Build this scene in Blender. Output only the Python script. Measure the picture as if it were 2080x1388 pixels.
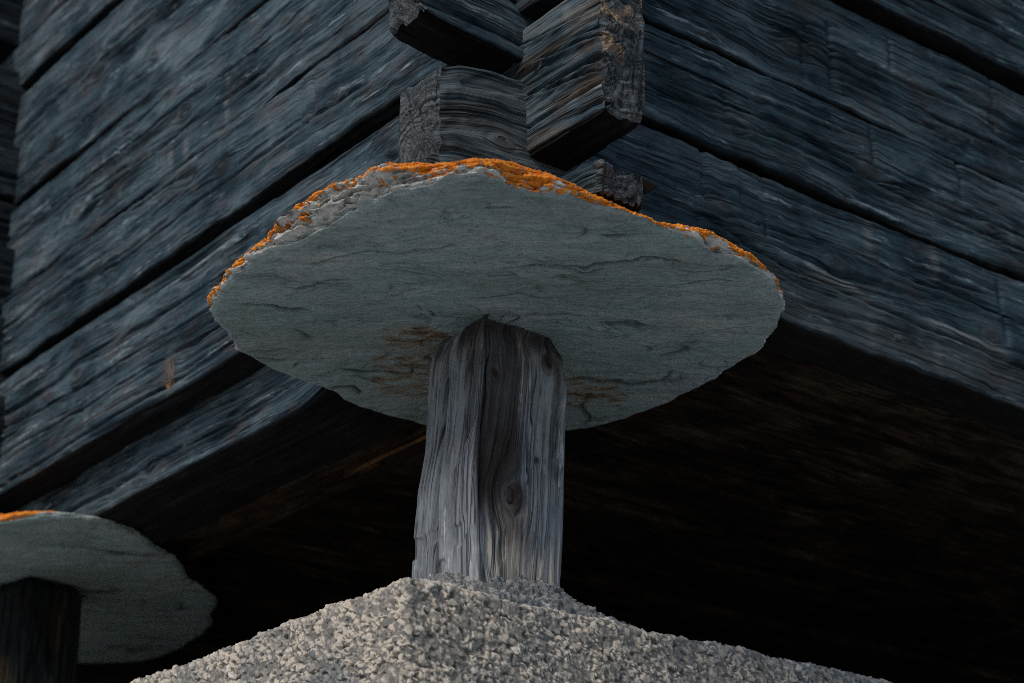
import bpy, math, random
import numpy as np
from mathutils import Vector, Matrix

for o in list(bpy.data.objects):
    bpy.data.objects.remove(o)
scene = bpy.context.scene
COL = scene.collection

# ------------------------------------------------------------------ camera
PITCH = math.radians(23.22)
HEAD = Vector((0.619, 0.785, 0.0)).normalized()
RIGHT = Vector((HEAD.y, -HEAD.x, 0.0))
FWD = HEAD * math.cos(PITCH) + Vector((0, 0, 1)) * math.sin(PITCH)
UP = -HEAD * math.sin(PITCH) + Vector((0, 0, 1)) * math.cos(PITCH)
cam_d = bpy.data.cameras.new('camera')
cam = bpy.data.objects.new('camera', cam_d)
COL.objects.link(cam)
cam.matrix_world = Matrix.Translation((-1.648, -2.139, 1.6)) @ Matrix((RIGHT, UP, -FWD)).transposed().to_4x4()
cam_d.sensor_width = 36.0
cam_d.lens = 68.8
cam_d.clip_start = 0.05
cam_d.clip_end = 2000
cam_d.dof.use_dof = True
cam_d.dof.focus_distance = 2.78
cam_d.dof.aperture_fstop = 4.6
scene.camera = cam

# ------------------------------------------------------------------ light
SUN = Vector((-0.74, -0.27, 0.62)).normalized()
world = bpy.data.worlds.new('World')
scene.world = world
world.use_nodes = True
wt = world.node_tree
wt.nodes.clear()
sky = wt.nodes.new('ShaderNodeTexSky')
sky.sky_type = 'NISHITA'
sky.sun_disc = False
sky.sun_elevation = math.asin(SUN.z)
sky.sun_rotation = math.atan2(SUN.x, SUN.y)
bgn = wt.nodes.new('ShaderNodeBackground')
bgn.inputs['Strength'].default_value = 0.09
wo = wt.nodes.new('ShaderNodeOutputWorld')
wt.links.new(sky.outputs[0], bgn.inputs['Color'])
wt.links.new(bgn.outputs[0], wo.inputs['Surface'])
sun_d = bpy.data.lights.new('sun', 'SUN')
sun_d.energy = 2.1
sun_d.angle = math.radians(26)
sun_d.color = (1.0, 0.93, 0.84)
sun = bpy.data.objects.new('sun', sun_d)
sun.rotation_euler = (-SUN).to_track_quat('-Z', 'Y').to_euler()
COL.objects.link(sun)
vs = scene.view_settings
vs.view_transform = 'Standard'
vs.look = 'None'
vs.gamma = 1.0
vs.use_curve_mapping = False
vs.exposure = 0.28
scene.display_settings.display_device = 'sRGB'
scene.render.engine = 'CYCLES'
scene.cycles.filter_width = 0.9
scene.cycles.use_denoising = False


# ------------------------------------------------------------------ numpy noise
_rs = np.random.RandomState(11)
PERM = _rs.permutation(512).astype(np.int64)
GR = _rs.normal(size=(512, 3))
GR /= np.linalg.norm(GR, axis=1)[:, None]
RND = _rs.rand(512, 4)


def _h(i, j, k):
    return PERM[(PERM[(PERM[i & 511] + j) & 511] + k) & 511]


def pn(x, y=0.0, z=0.0):
    """gradient noise, about -1..1"""
    x, y, z = np.broadcast_arrays(np.asarray(x, float), np.asarray(y, float), np.asarray(z, float))
    xi = np.floor(x).astype(np.int64); yi = np.floor(y).astype(np.int64); zi = np.floor(z).astype(np.int64)
    fx = x - xi; fy = y - yi; fz = z - zi
    u = fx * fx * fx * (fx * (fx * 6 - 15) + 10)
    v = fy * fy * fy * (fy * (fy * 6 - 15) + 10)
    w = fz * fz * fz * (fz * (fz * 6 - 15) + 10)

    def g(a, b, c):
        G = GR[_h(xi + a, yi + b, zi + c)]
        return G[..., 0] * (fx - a) + G[..., 1] * (fy - b) + G[..., 2] * (fz - c)
    x00 = g(0, 0, 0) * (1 - u) + g(1, 0, 0) * u
    x10 = g(0, 1, 0) * (1 - u) + g(1, 1, 0) * u
    x01 = g(0, 0, 1) * (1 - u) + g(1, 0, 1) * u
    x11 = g(0, 1, 1) * (1 - u) + g(1, 1, 1) * u
    return ((x00 * (1 - v) + x10 * v) * (1 - w) + (x01 * (1 - v) + x11 * v) * w) * 1.5


def fbm(x, y=0.0, z=0.0, oct=4, gain=0.5):
    s = 0; a = 1.0; f = 1.0
    for i in range(oct):
        s = s + a * pn(x * f, np.asarray(y) * f, np.asarray(z) * f + i * 7.7)
        a *= gain; f *= 2.03
    return s


def worley2(x, y, seed=0):
    """distance to nearest jittered point and that point's random values"""
    xi = np.floor(x).astype(np.int64); yi = np.floor(y).astype(np.int64)
    best = np.full(x.shape, 9.0); rid = np.zeros(x.shape); rid2 = np.zeros(x.shape)
    for a in (-1, 0, 1):
        for b in (-1, 0, 1):
            hh = _h(xi + a, yi + b, np.full(xi.shape, seed))
            R = RND[hh]
            d = np.hypot(xi + a + R[..., 0] - x, yi + b + R[..., 1] - y)
            m = d < best
            best = np.where(m, d, best); rid = np.where(m, R[..., 2], rid); rid2 = np.where(m, R[..., 3], rid2)
    return best, rid, rid2


def sst(a, b, x):
    t = np.clip((x - a) / (b - a), 0, 1)
    return t * t * (3 - 2 * t)


# ------------------------------------------------------------------ mesh helpers
def link_mesh(name, V, quads, mats, parent=None, attrs=None, matidx=None, smooth=True, loc=(0, 0, 0)):
    me = bpy.data.meshes.new(name)
    V = np.ascontiguousarray(V, dtype=np.float32).reshape(-1, 3)
    quads = np.ascontiguousarray(quads, dtype=np.int32)
    k = quads.shape[1]
    me.vertices.add(len(V)); me.vertices.foreach_set('co', V.ravel())
    me.loops.add(quads.size); me.loops.foreach_set('vertex_index', quads.ravel())
    me.polygons.add(len(quads))
    me.polygons.foreach_set('loop_start', np.arange(0, quads.size, k, dtype=np.int32))
    if smooth:
        me.polygons.foreach_set('use_smooth', np.ones(len(quads), dtype=bool))
    for m in (mats if isinstance(mats, (list, tuple)) else [mats]):
        me.materials.append(m)
    if matidx is not None:
        me.polygons.foreach_set('material_index', np.asarray(matidx, dtype=np.int32))
    for an, av in (attrs or {}).items():
        av = np.asarray(av, dtype=np.float32)
        if av.size == len(V) * 3:
            a = me.attributes.new(an, 'FLOAT_VECTOR', 'POINT'); a.data.foreach_set('vector', av.ravel())
        else:
            a = me.attributes.new(an, 'FLOAT', 'POINT'); a.data.foreach_set('value', av.ravel())
    me.update(calc_edges=True)
    o = bpy.data.objects.new(name, me)
    COL.objects.link(o)
    o.location = loc
    if parent is not None:
        o.parent = parent
    return o


def grid_quads(n, m, wrap=False, flip=False):
    i = np.arange(n - 1)[:, None]
    j = np.arange(m if wrap else m - 1)[None, :]
    j2 = (j + 1) % m
    q = np.stack([i * m + j, i * m + j2, (i + 1) * m + j2, (i + 1) * m + j], -1).reshape(-1, 4)
    return q[:, ::-1] if flip else q


def empty(name, loc, label, cat, group=None):
    o = bpy.data.objects.new(name, None)
    o.empty_display_size = 0.1
    o.location = loc
    COL.objects.link(o)
    o['label'] = label; o['category'] = cat
    if group:
        o['group'] = group
    return o


def tag(o, label, cat, group=None):
    o['label'] = label; o['category'] = cat
    if group:
        o['group'] = group
    return o


def box_mesh(name, lo, hi, mat, parent=None, off=(0, 0, 0)):
    lo = np.array(lo) - off; hi = np.array(hi) - off
    V = [(x, y, z) for z in (lo[2], hi[2]) for y in (lo[1], hi[1]) for x in (lo[0], hi[0])]
    q = [(0, 2, 3, 1), (4, 5, 7, 6), (0, 1, 5, 4), (2, 6, 7, 3), (0, 4, 6, 2), (1, 3, 7, 5)]
    return link_mesh(name, V, q, mat, parent, smooth=False)


# ------------------------------------------------------------------ materials
class NT:
    def __init__(s, name):
        s.m = bpy.data.materials.new(name); s.m.use_nodes = True
        s.t = s.m.node_tree; s.t.nodes.clear()
        s.out = s.t.nodes.new('ShaderNodeOutputMaterial')
        s.b = s.t.nodes.new('ShaderNodeBsdfPrincipled')
        s.t.links.new(s.b.outputs[0], s.out.inputs['Surface'])

    def n(s, typ, **kw):
        nd = s.t.nodes.new(typ)
        for k, v in kw.items():
            setattr(nd, k, v)
        return nd

    def put(s, inp, v):
        if hasattr(v, 'is_output') or isinstance(v, bpy.types.NodeSocket):
            s.t.links.new(v, inp)
        else:
            inp.default_value = v

    def math(s, op, a, b=0.0, c=None, clamp=False):
        nd = s.n('ShaderNodeMath', operation=op, use_clamp=clamp)
        s.put(nd.inputs[0], a); s.put(nd.inputs[1], b)
        if c is not None:
            s.put(nd.inputs[2], c)
        return nd.outputs[0]

    def vmul(s, v, k):
        nd = s.n('ShaderNodeVectorMath', operation='MULTIPLY')
        s.put(nd.inputs[0], v); nd.inputs[1].default_value = k
        return nd.outputs[0]

    def vadd(s, a, b):
        nd = s.n('ShaderNodeVectorMath', operation='ADD')
        s.put(nd.inputs[0], a); s.put(nd.inputs[1], b)
        return nd.outputs[0]

    def noise(s, vec, scale=1.0, detail=4.0, rough=0.55, dist=0.0, out=0):
        nd = s.n('ShaderNodeTexNoise')
        s.put(nd.inputs['Vector'], vec)
        nd.inputs['Scale'].default_value = scale; nd.inputs['Detail'].default_value = detail
        nd.inputs['Roughness'].default_value = rough; nd.inputs['Distortion'].default_value = dist
        return nd.outputs[out]

    def ramp(s, f, stops):
        nd = s.n('ShaderNodeValToRGB')
        s.put(nd.inputs[0], f)
        e = nd.color_ramp.elements
        while len(e) < len(stops):
            e.new(0.5)
        for el, (p, c) in zip(e, stops):
            el.position = p
            el.color = (c, c, c, 1) if isinstance(c, (int, float)) else (*c, 1)
        return nd.outputs[0]

    def mix(s, f, a, b, mode='MIX'):
        nd = s.n('ShaderNodeMix', data_type='RGBA', blend_type=mode)
        s.put(nd.inputs[0], f)
        s.put(nd.inputs[6], a if not isinstance(a, tuple) else (*a, 1))
        s.put(nd.inputs[7], b if not isinstance(b, tuple) else (*b, 1))
        return nd.outputs[2]

    def attr(s, name, vec=False):
        nd = s.n('ShaderNodeAttribute', attribute_name=name)
        return nd.outputs['Vector'] if vec else nd.outputs['Fac']

    def obj(s):
        return s.n('ShaderNodeTexCoord').outputs['Object']

    def bump(s, h, dist, strength=1.0, prev=None):
        nd = s.n('ShaderNodeBump')
        nd.inputs['Strength'].default_value = strength; nd.inputs['Distance'].default_value = dist
        s.put(nd.inputs['Height'], h)
        if prev is not None:
            s.t.links.new(prev, nd.inputs['Normal'])
        return nd.outputs[0]

    def done(s, col, rough=0.8, normal=None, spec=0.25):
        s.put(s.b.inputs['Base Color'], col if not isinstance(col, tuple) else (*col, 1))
        s.put(s.b.inputs['Roughness'], rough)
        s.b.inputs['Specular IOR Level'].default_value = spec
        if normal is not None:
            s.t.links.new(normal, s.b.inputs['Normal'])
        return s.m


def wood_mat(name, dark, mid, light, warm, tanc=(0.16, 0.10, 0.055), palec=(0.30, 0.30, 0.29), stain_shadec=(0.012, 0.009, 0.008), bump=0.005, scuff=1.0):
    t = NT(name)
    g = t.attr('grain', True)
    fine = t.noise(t.vmul(g, (5.0, 380.0, 1.0)), 1, 3, 0.65)
    med = t.noise(t.vmul(g, (1.7, 130.0, 1.0)), 1, 5, 0.62, 0.05)
    broad = t.noise(t.vmul(g, (5.0, 13.0, 1.0)), 1, 6, 0.66, 0.5)
    blot = t.noise(t.vmul(g, (8.0, 20.0, 1.0)), 1, 6, 0.68, 0.5)
    pit = t.noise(t.vmul(g, (60.0, 160.0, 1.0)), 1, 3, 0.6)
    f = t.math('ADD', t.math('MULTIPLY', med, 0.30), t.math('MULTIPLY', fine, 0.42))
    f = t.math('ADD', f, t.math('MULTIPLY', broad, 0.85))
    f = t.math('SUBTRACT', f, 0.285)
    col = t.ramp(f, [(0.33, dark), (0.48, mid), (0.60, tuple(0.62 * a + 0.38 * b for a, b in zip(mid, light))), (0.76, light)])
    col = t.mix(t.ramp(t.math('ADD', blot, t.math('MULTIPLY', t.math('SUBTRACT', fine, 0.5), 0.3)), [(0.52, 0.0), (0.66, 0.6)]), col, t.mix(fine, tuple(0.5 * w for w in warm), tuple(1.5 * w for w in warm)))
    # pale silvered streaks along the grain
    st = t.noise(t.vmul(g, (3.5, 60.0, 1.0)), 1, 6, 0.68, 0.15)
    brk = t.noise(t.vmul(g, (34.0, 190.0, 2.0)), 1, 4, 0.7)
    st = t.math('ADD', st, t.math('MULTIPLY', t.math('SUBTRACT', brk, 0.5), 0.45))
    st = t.math('MULTIPLY', t.ramp(st, [(0.57, 0.0), (0.62, 0.9)]), t.ramp(t.noise(t.vmul(g, (6.0, 22.0, 4.0)), 1, 5, 0.65, 0.6), [(0.50, 0.0), (0.62, 1.0)]))
    col = t.mix(t.math('MULTIPLY', st, scuff), col, tuple(1.5 * c for c in light))
    # short dark checks along the grain
    ck = t.noise(t.vmul(g, (1.1, 42.0, 3.0)), 1, 4, 0.5, 0.03)
    ck = t.ramp(t.math('ABSOLUTE', t.math('SUBTRACT', ck, 0.5)), [(0.0, 1.0), (0.034, 0.0)])
    ck = t.math('MULTIPLY', ck, t.ramp(t.noise(t.vmul(g, (4.0, 20.0, 5.0)), 1, 3, 0.5), [(0.47, 0.0), (0.56, 1.0)]))
    ck2 = t.noise(t.vmul(g, (2.4, 120.0, 7.0)), 1, 3, 0.5, 0.03)
    ck2 = t.ramp(t.math('ABSOLUTE', t.math('SUBTRACT', ck2, 0.5)), [(0.0, 1.0), (0.045, 0.0)])
    ck2 = t.math('MULTIPLY', ck2, t.ramp(t.noise(t.vmul(g, (9.0, 50.0, 5.0)), 1, 3, 0.6), [(0.46, 0.0), (0.54, 0.8)]))
    ck = t.math('MAXIMUM', ck, ck2)
    por = t.ramp(t.noise(t.vmul(g, (40.0, 520.0, 2.0)), 1, 2, 0.6), [(0.30, 0.55), (0.40, 0.0)])
    col = t.mix(por, col, dark)
    tan = t.math('MULTIPLY', t.attr('tan'), t.ramp(t.math('ADD', t.math('MULTIPLY', med, 0.7), t.math('MULTIPLY', fine, 0.3)), [(0.36, 0.25), (0.58, 1.0)]))
    col = t.mix(tan, col, t.mix(med, tuple(0.45 * c for c in tanc), tuple(1.5 * c for c in tanc)))
    pale = t.math('MULTIPLY', t.attr('pale'), t.ramp(med, [(0.40, 0.0), (0.60, 1.0)]))
    col = t.mix(pale, col, palec)
    col = t.mix(t.math('MULTIPLY', t.attr('stain_or_shade'), t.ramp(med, [(0.36, 1.0), (0.72, 0.88)])), col, t.mix(fine, tuple(0.5 * c for c in stain_shadec), tuple(1.6 * c for c in stain_shadec)))
    col = t.mix(t.math('MULTIPLY', ck, 0.85), col, tuple(0.5 * c for c in dark))
    h = t.math('ADD', med, t.math('MULTIPLY', fine, 0.5))
    h = t.math('ADD', h, t.math('MULTIPLY', pit, 0.15))
    h = t.math('SUBTRACT', h, t.math('MULTIPLY', ck, 0.7))
    nb = t.bump(h, bump, 1.0)
    return t.done(col, t.ramp(med, [(0.3, 0.95), (0.7, 0.8)]), nb, 0.06)


def end_mat(name, dark, light, tanc):
    t = NT(name)
    g = t.attr('grain', True)
    w = t.noise(g, 22, 3, 0.5)
    sep = t.n('ShaderNodeSeparateXYZ'); t.put(sep.inputs[0], g)
    r = t.math('SQRT', t.math('ADD', t.math('POWER', sep.outputs[0], 2.0), t.math('POWER', sep.outputs[1], 2.0)))
    rr = t.math('ADD', t.math('MULTIPLY', r, 170.0), t.math('MULTIPLY', w, 5.0))
    cn = t.n('ShaderNodeCombineXYZ'); t.put(cn.inputs[0], rr); t.put(cn.inputs[2], sep.outputs[2])
    rings = t.noise(cn.outputs[0], 1.0, 1, 0.5)
    ang = t.math('ARCTAN2', sep.outputs[1], sep.outputs[0])
    ca = t.n('ShaderNodeCombineXYZ')
    t.put(ca.inputs[0], t.math('MULTIPLY', ang, 7.0)); t.put(ca.inputs[1], t.math('MULTIPLY', r, 9.0)); t.put(ca.inputs[2], sep.outputs[2])
    rad = t.noise(ca.outputs[0], 1.0, 3, 0.6, 0.3)
    crack = t.ramp(t.math('ABSOLUTE', t.math('SUBTRACT', rad, 0.5)), [(0.0, 1.0), (0.018, 0.0)])
    blot = t.noise(g, 30, 4, 0.6)
    crumb = t.noise(g, 240, 3, 0.65)
    col = t.mix(t.ramp(t.math('ADD', t.math('MULTIPLY', rings, 0.65), t.math('MULTIPLY', crumb, 0.35)), [(0.38, 0.0), (0.58, 1.0)]), tuple(0.45 * c for c in dark), light)
    col = t.mix(t.ramp(blot, [(0.42, 0.0), (0.62, 0.6)]), col, dark)
    col = t.mix(t.math('MULTIPLY', t.attr('tan'), t.ramp(crumb, [(0.35, 0.2), (0.6, 1.0)])), col, tanc)
    col = t.mix(t.math('MULTIPLY', crack, 0.7), col, (0.012, 0.012, 0.014))
    h = t.math('SUBTRACT', t.math('ADD', t.math('MULTIPLY', rings, 0.5), t.math('MULTIPLY', crumb, 1.4)), t.math('MULTIPLY', crack, 0.8))
    return t.done(col, 0.85, t.bump(h, 0.004, 0.9), 0.2)


M_WOOD = wood_mat('weathered_wood', (0.009, 0.016, 0.022), (0.034, 0.058, 0.077), (0.150, 0.190, 0.212), (0.072, 0.060, 0.060), stain_shadec=(0.0055, 0.004, 0.0035))
M_WOOD_R = wood_mat('weathered_wood_shaded', (0.008, 0.015, 0.020), (0.026, 0.047, 0.062), (0.115, 0.155, 0.176), (0.044, 0.042, 0.044), stain_shadec=(0.0055, 0.004, 0.0035))  # darker copy for the right wall, its weaker light put into the colour
M_WOOD_D = wood_mat('shaded_wood', (0.004, 0.006, 0.008), (0.014, 0.020, 0.025), (0.060, 0.075, 0.085), (0.020, 0.019, 0.020), stain_shadec=(0.006, 0.005, 0.004))  # darkest copy, shade painted in, for the cross wall and second post
M_POST = wood_mat('weathered_post_wood', (0.065, 0.072, 0.082), (0.172, 0.190, 0.212), (0.320, 0.338, 0.358), (0.150, 0.136, 0.142),
                  palec=(0.46, 0.42, 0.36), tanc=(0.20, 0.125, 0.075), stain_shadec=(0.026, 0.018, 0.015), bump=0.004)
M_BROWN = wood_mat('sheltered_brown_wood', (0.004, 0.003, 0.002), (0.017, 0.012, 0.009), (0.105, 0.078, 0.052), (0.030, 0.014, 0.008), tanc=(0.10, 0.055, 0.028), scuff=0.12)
M_PEG = wood_mat('peg_wood', (0.015, 0.016, 0.018), (0.055, 0.055, 0.060), (0.16, 0.16, 0.16), (0.10, 0.060, 0.045), tanc=(0.28, 0.13, 0.05))
M_END = end_mat('log_end_grain', (0.020, 0.026, 0.031), (0.105, 0.120, 0.130), (0.28, 0.19, 0.125))


def slate_mat(name):
    t = NT(name)
    mp = t.n('ShaderNodeMapping'); t.put(mp.inputs['Vector'], t.obj())
    mp.inputs['Rotation'].default_value = (0, 0, math.radians(41.0))
    p = mp.outputs[0]
    big = t.noise(t.vmul(p, (5.0, 11.0, 5.0)), 1, 6, 0.68, 0.6)
    streak = t.noise(t.vmul(p, (34.0, 92.0, 60.0)), 1, 6, 0.68, 1.1)
    fine = t.noise(t.vmul(p, (120.0, 420.0, 420.0)), 1, 3, 0.6)
    grit = t.noise(t.vmul(p, (330.0, 620.0, 500.0)), 1, 3, 0.65)
    rough = t.noise(t.vmul(p, (52.0, 84.0, 80.0)), 1, 6, 0.7, 1.6)
    flake = t.noise(t.vmul(p, (8.0, 26.0, 20.0)), 1, 6, 0.62, 1.3)
    stp = t.math('FRACT', t.math('MULTIPLY', flake, 9.0))
    line = t.math('MULTIPLY', t.ramp(stp, [(0.0, 1.0), (0.05, 0.0)]), t.ramp(t.noise(t.vmul(p, (7, 16, 9)), 1, 2, 0.5), [(0.50, 0.0), (0.64, 1.0)]))
    col = t.ramp(big, [(0.30, (0.232, 0.347, 0.347)), (0.45, (0.312, 0.431, 0.446)), (0.58, (0.383, 0.459, 0.494)), (0.70, (0.442, 0.482, 0.481))])
    col = t.mix(t.ramp(streak, [(0.3, 0.5), (0.5, 0.0)]), col, (0.115, 0.155, 0.158))
    col = t.mix(t.ramp(streak, [(0.55, 0.0), (0.75, 0.35)]), col, (0.33, 0.345, 0.335))
    col = t.mix(t.math('MULTIPLY', fine, 0.22), col, (0.10, 0.13, 0.13))
    col = t.mix(t.ramp(rough, [(0.30, 0.75), (0.48, 0.0)]), col, (0.10, 0.14, 0.145))
    col = t.mix(0.8, col, t.ramp(grit, [(0.25, 0.72), (0.75, 1.28)]), 'MULTIPLY')
    col = t.mix(t.math('MULTIPLY', line, 0.8), col, (0.035, 0.05, 0.055))
    col = t.mix(t.math('MULTIPLY', t.attr('crack'), 0.85), col, (0.025, 0.03, 0.032))
    dirt = t.noise(t.vmul(p, (2.6, 5.0, 3.0)), 1, 6, 0.7, 0.8)
    col = t.mix(t.ramp(dirt, [(0.44, 0.0), (0.60, 0.55)]), col, t.mix(rough, (0.08, 0.11, 0.108), (0.25, 0.31, 0.305)))
    blotch = t.noise(t.vmul(p, (22, 45, 22)), 1, 5, 0.7, 0.6)
    stn = t.math('MULTIPLY', t.attr('stain_or_shade'), t.ramp(blotch, [(0.40, 0.0), (0.54, 1.0)]))
    col = t.mix(stn, col, t.mix(t.ramp(blotch, [(0.45, 0.0), (0.62, 1.0)]), (0.36, 0.29, 0.20), (0.085, 0.055, 0.028)))
    rim = t.attr('rim')
    rimc = t.ramp(t.noise(t.vmul(p, (30.0, 30.0, 250.0)), 1, 4, 0.6), [(0.38, (0.15, 0.165, 0.16)), (0.47, (0.50, 0.51, 0.49)), (0.60, (0.72, 0.72, 0.69))])
    col = t.mix(rim, col, rimc)
    hb = t.math('ADD', t.math('MULTIPLY', streak, 1.0), t.math('MULTIPLY', fine, 0.25))
    hb = t.math('ADD', hb, t.math('MULTIPLY', stp, 0.40))
    hb = t.math('ADD', hb, t.math('MULTIPLY', rough, 0.8))
    hb = t.math('ADD', hb, t.math('MULTIPLY', grit, 0.2))
    return t.done(col, 0.72, t.bump(hb, 0.006, 1.0), 0.3)


M_SLATE = slate_mat('slate')


def lichen_mat():
    t = NT('orange_lichen')
    p = t.obj()
    a = t.noise(p, 80, 4, 0.6)
    c = t.noise(p, 330, 4, 0.7)
    f = t.math('ADD', t.math('MULTIPLY', a, 0.5), t.math('MULTIPLY', c, 0.5))
    col = t.ramp(f, [(0.36, (0.30, 0.075, 0.008)), (0.47, (0.72, 0.185, 0.013)), (0.60, (0.88, 0.34, 0.035))])
    gr = t.noise(p, 190, 4, 0.7)
    col = t.mix(t.ramp(gr, [(0.56, 0.0), (0.64, 0.8)]), col, (0.34, 0.33, 0.29))
    col = t.mix(t.ramp(gr, [(0.34, 0.7), (0.42, 0.0)]), col, (0.60, 0.33, 0.05))
    return t.done(col, 0.9, t.bump(c, 0.004, 1.0), 0.1)


M_LICHEN = lichen_mat()


def cast_mat(name, cream, grey):
    t = NT(name)
    p = t.obj()
    n1 = t.noise(p, 7, 4, 0.6)
    n2 = t.noise(p, 60, 4, 0.65)
    n3 = t.noise(p, 500, 3, 0.6)
    pid = t.attr('pebble')
    hgt = t.attr('proud')
    col = t.mix(n2, tuple(0.78 * c for c in cream), tuple(1.14 * c for c in cream))
    gm = t.math('ADD', t.math('MULTIPLY', n1, 0.65), t.math('MULTIPLY', n2, 0.35))
    gm = t.math('ADD', gm, t.math('MULTIPLY', t.attr('grey'), 0.30))
    col = t.mix(t.ramp(gm, [(0.50, 0.0), (0.66, 0.8)]), col, t.mix(n2, tuple(0.7 * c for c in grey), tuple(1.3 * c for c in grey)))
    col = t.mix(t.math('MULTIPLY', t.ramp(pid, [(0.86, 0.0), (0.88, 1.0)]), t.ramp(hgt, [(0.35, 0.0), (0.6, 0.85)])), col, (0.075, 0.10, 0.125))
    col = t.mix(t.math('MULTIPLY', t.ramp(pid, [(0.06, 1.0), (0.08, 0.0)]), 0.6), col, (0.50, 0.48, 0.45))
    col = t.mix(t.ramp(hgt, [(0.0, 0.8), (0.30, 0.0)]), col, tuple(0.42 * c for c in grey))
    return t.done(col, 0.9, t.bump(t.math('ADD', n2, t.math('MULTIPLY', n3, 0.6)), 0.0022, 0.8), 0.15)


M_CAST = cast_mat('roughcast_render', (0.47, 0.415, 0.35), (0.16, 0.178, 0.19))
M_MORTAR = cast_mat('grey_mortar', (0.27, 0.265, 0.255), (0.14, 0.155, 0.17))


def plain_mat(name, a, b, scale, bump=0.02):
    t = NT(name)
    p = t.obj()
    n = t.noise(p, scale, 6, 0.65)
    return t.done(t.mix(n, a, b), 0.95, t.bump(n, bump, 0.7), 0.1)


M_GROUND = plain_mat('meadow_and_gravel', (0.36, 0.37, 0.36), (0.50, 0.50, 0.48), 3.0, 0.05)
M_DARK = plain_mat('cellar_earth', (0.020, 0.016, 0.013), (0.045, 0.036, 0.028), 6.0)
M_WALLB = plain_mat('roughcast_far', (0.36, 0.32, 0.27), (0.46, 0.42, 0.36), 60.0, 0.01)

# ------------------------------------------------------------------ ground
n = 41
gx = np.sinh(np.linspace(-6.2, 6.2, n)); gx = gx / gx.max() * 900
GX, GY = np.meshgrid(gx, gx, indexing='ij')
GZ = 0.04 * pn(GX * 0.7, GY * 0.7) + 0.012 * np.maximum(np.hypot(GX, GY) - 60, 0) * (pn(GX / 130, GY / 130) + 0.3)
GZ = np.where(np.hypot(GX, GY) < 8, 0.0, GZ)
g = link_mesh('ground', np.stack([GX, GY, GZ], -1), grid_quads(n, n), M_GROUND)
g['kind'] = 'structure'

# ------------------------------------------------------------------ granary logs
ZT = 2.812                                     # top of the slates: the timbers rest here
GL = np.array([0.0, 0.0, ZT])
granary = empty('granary', tuple(GL), 'dark weathered log granary resting on two slate discs, its interlocking corner straight above', 'log barn')


def useg(*segs):
    out = []
    for a, b, st in segs:
        k = max(1, int(round((b - a) / st)))
        out.append(np.linspace(a, b, k, endpoint=False))
    out.append([segs[-1][1]])
    return np.concatenate(out)


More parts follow.
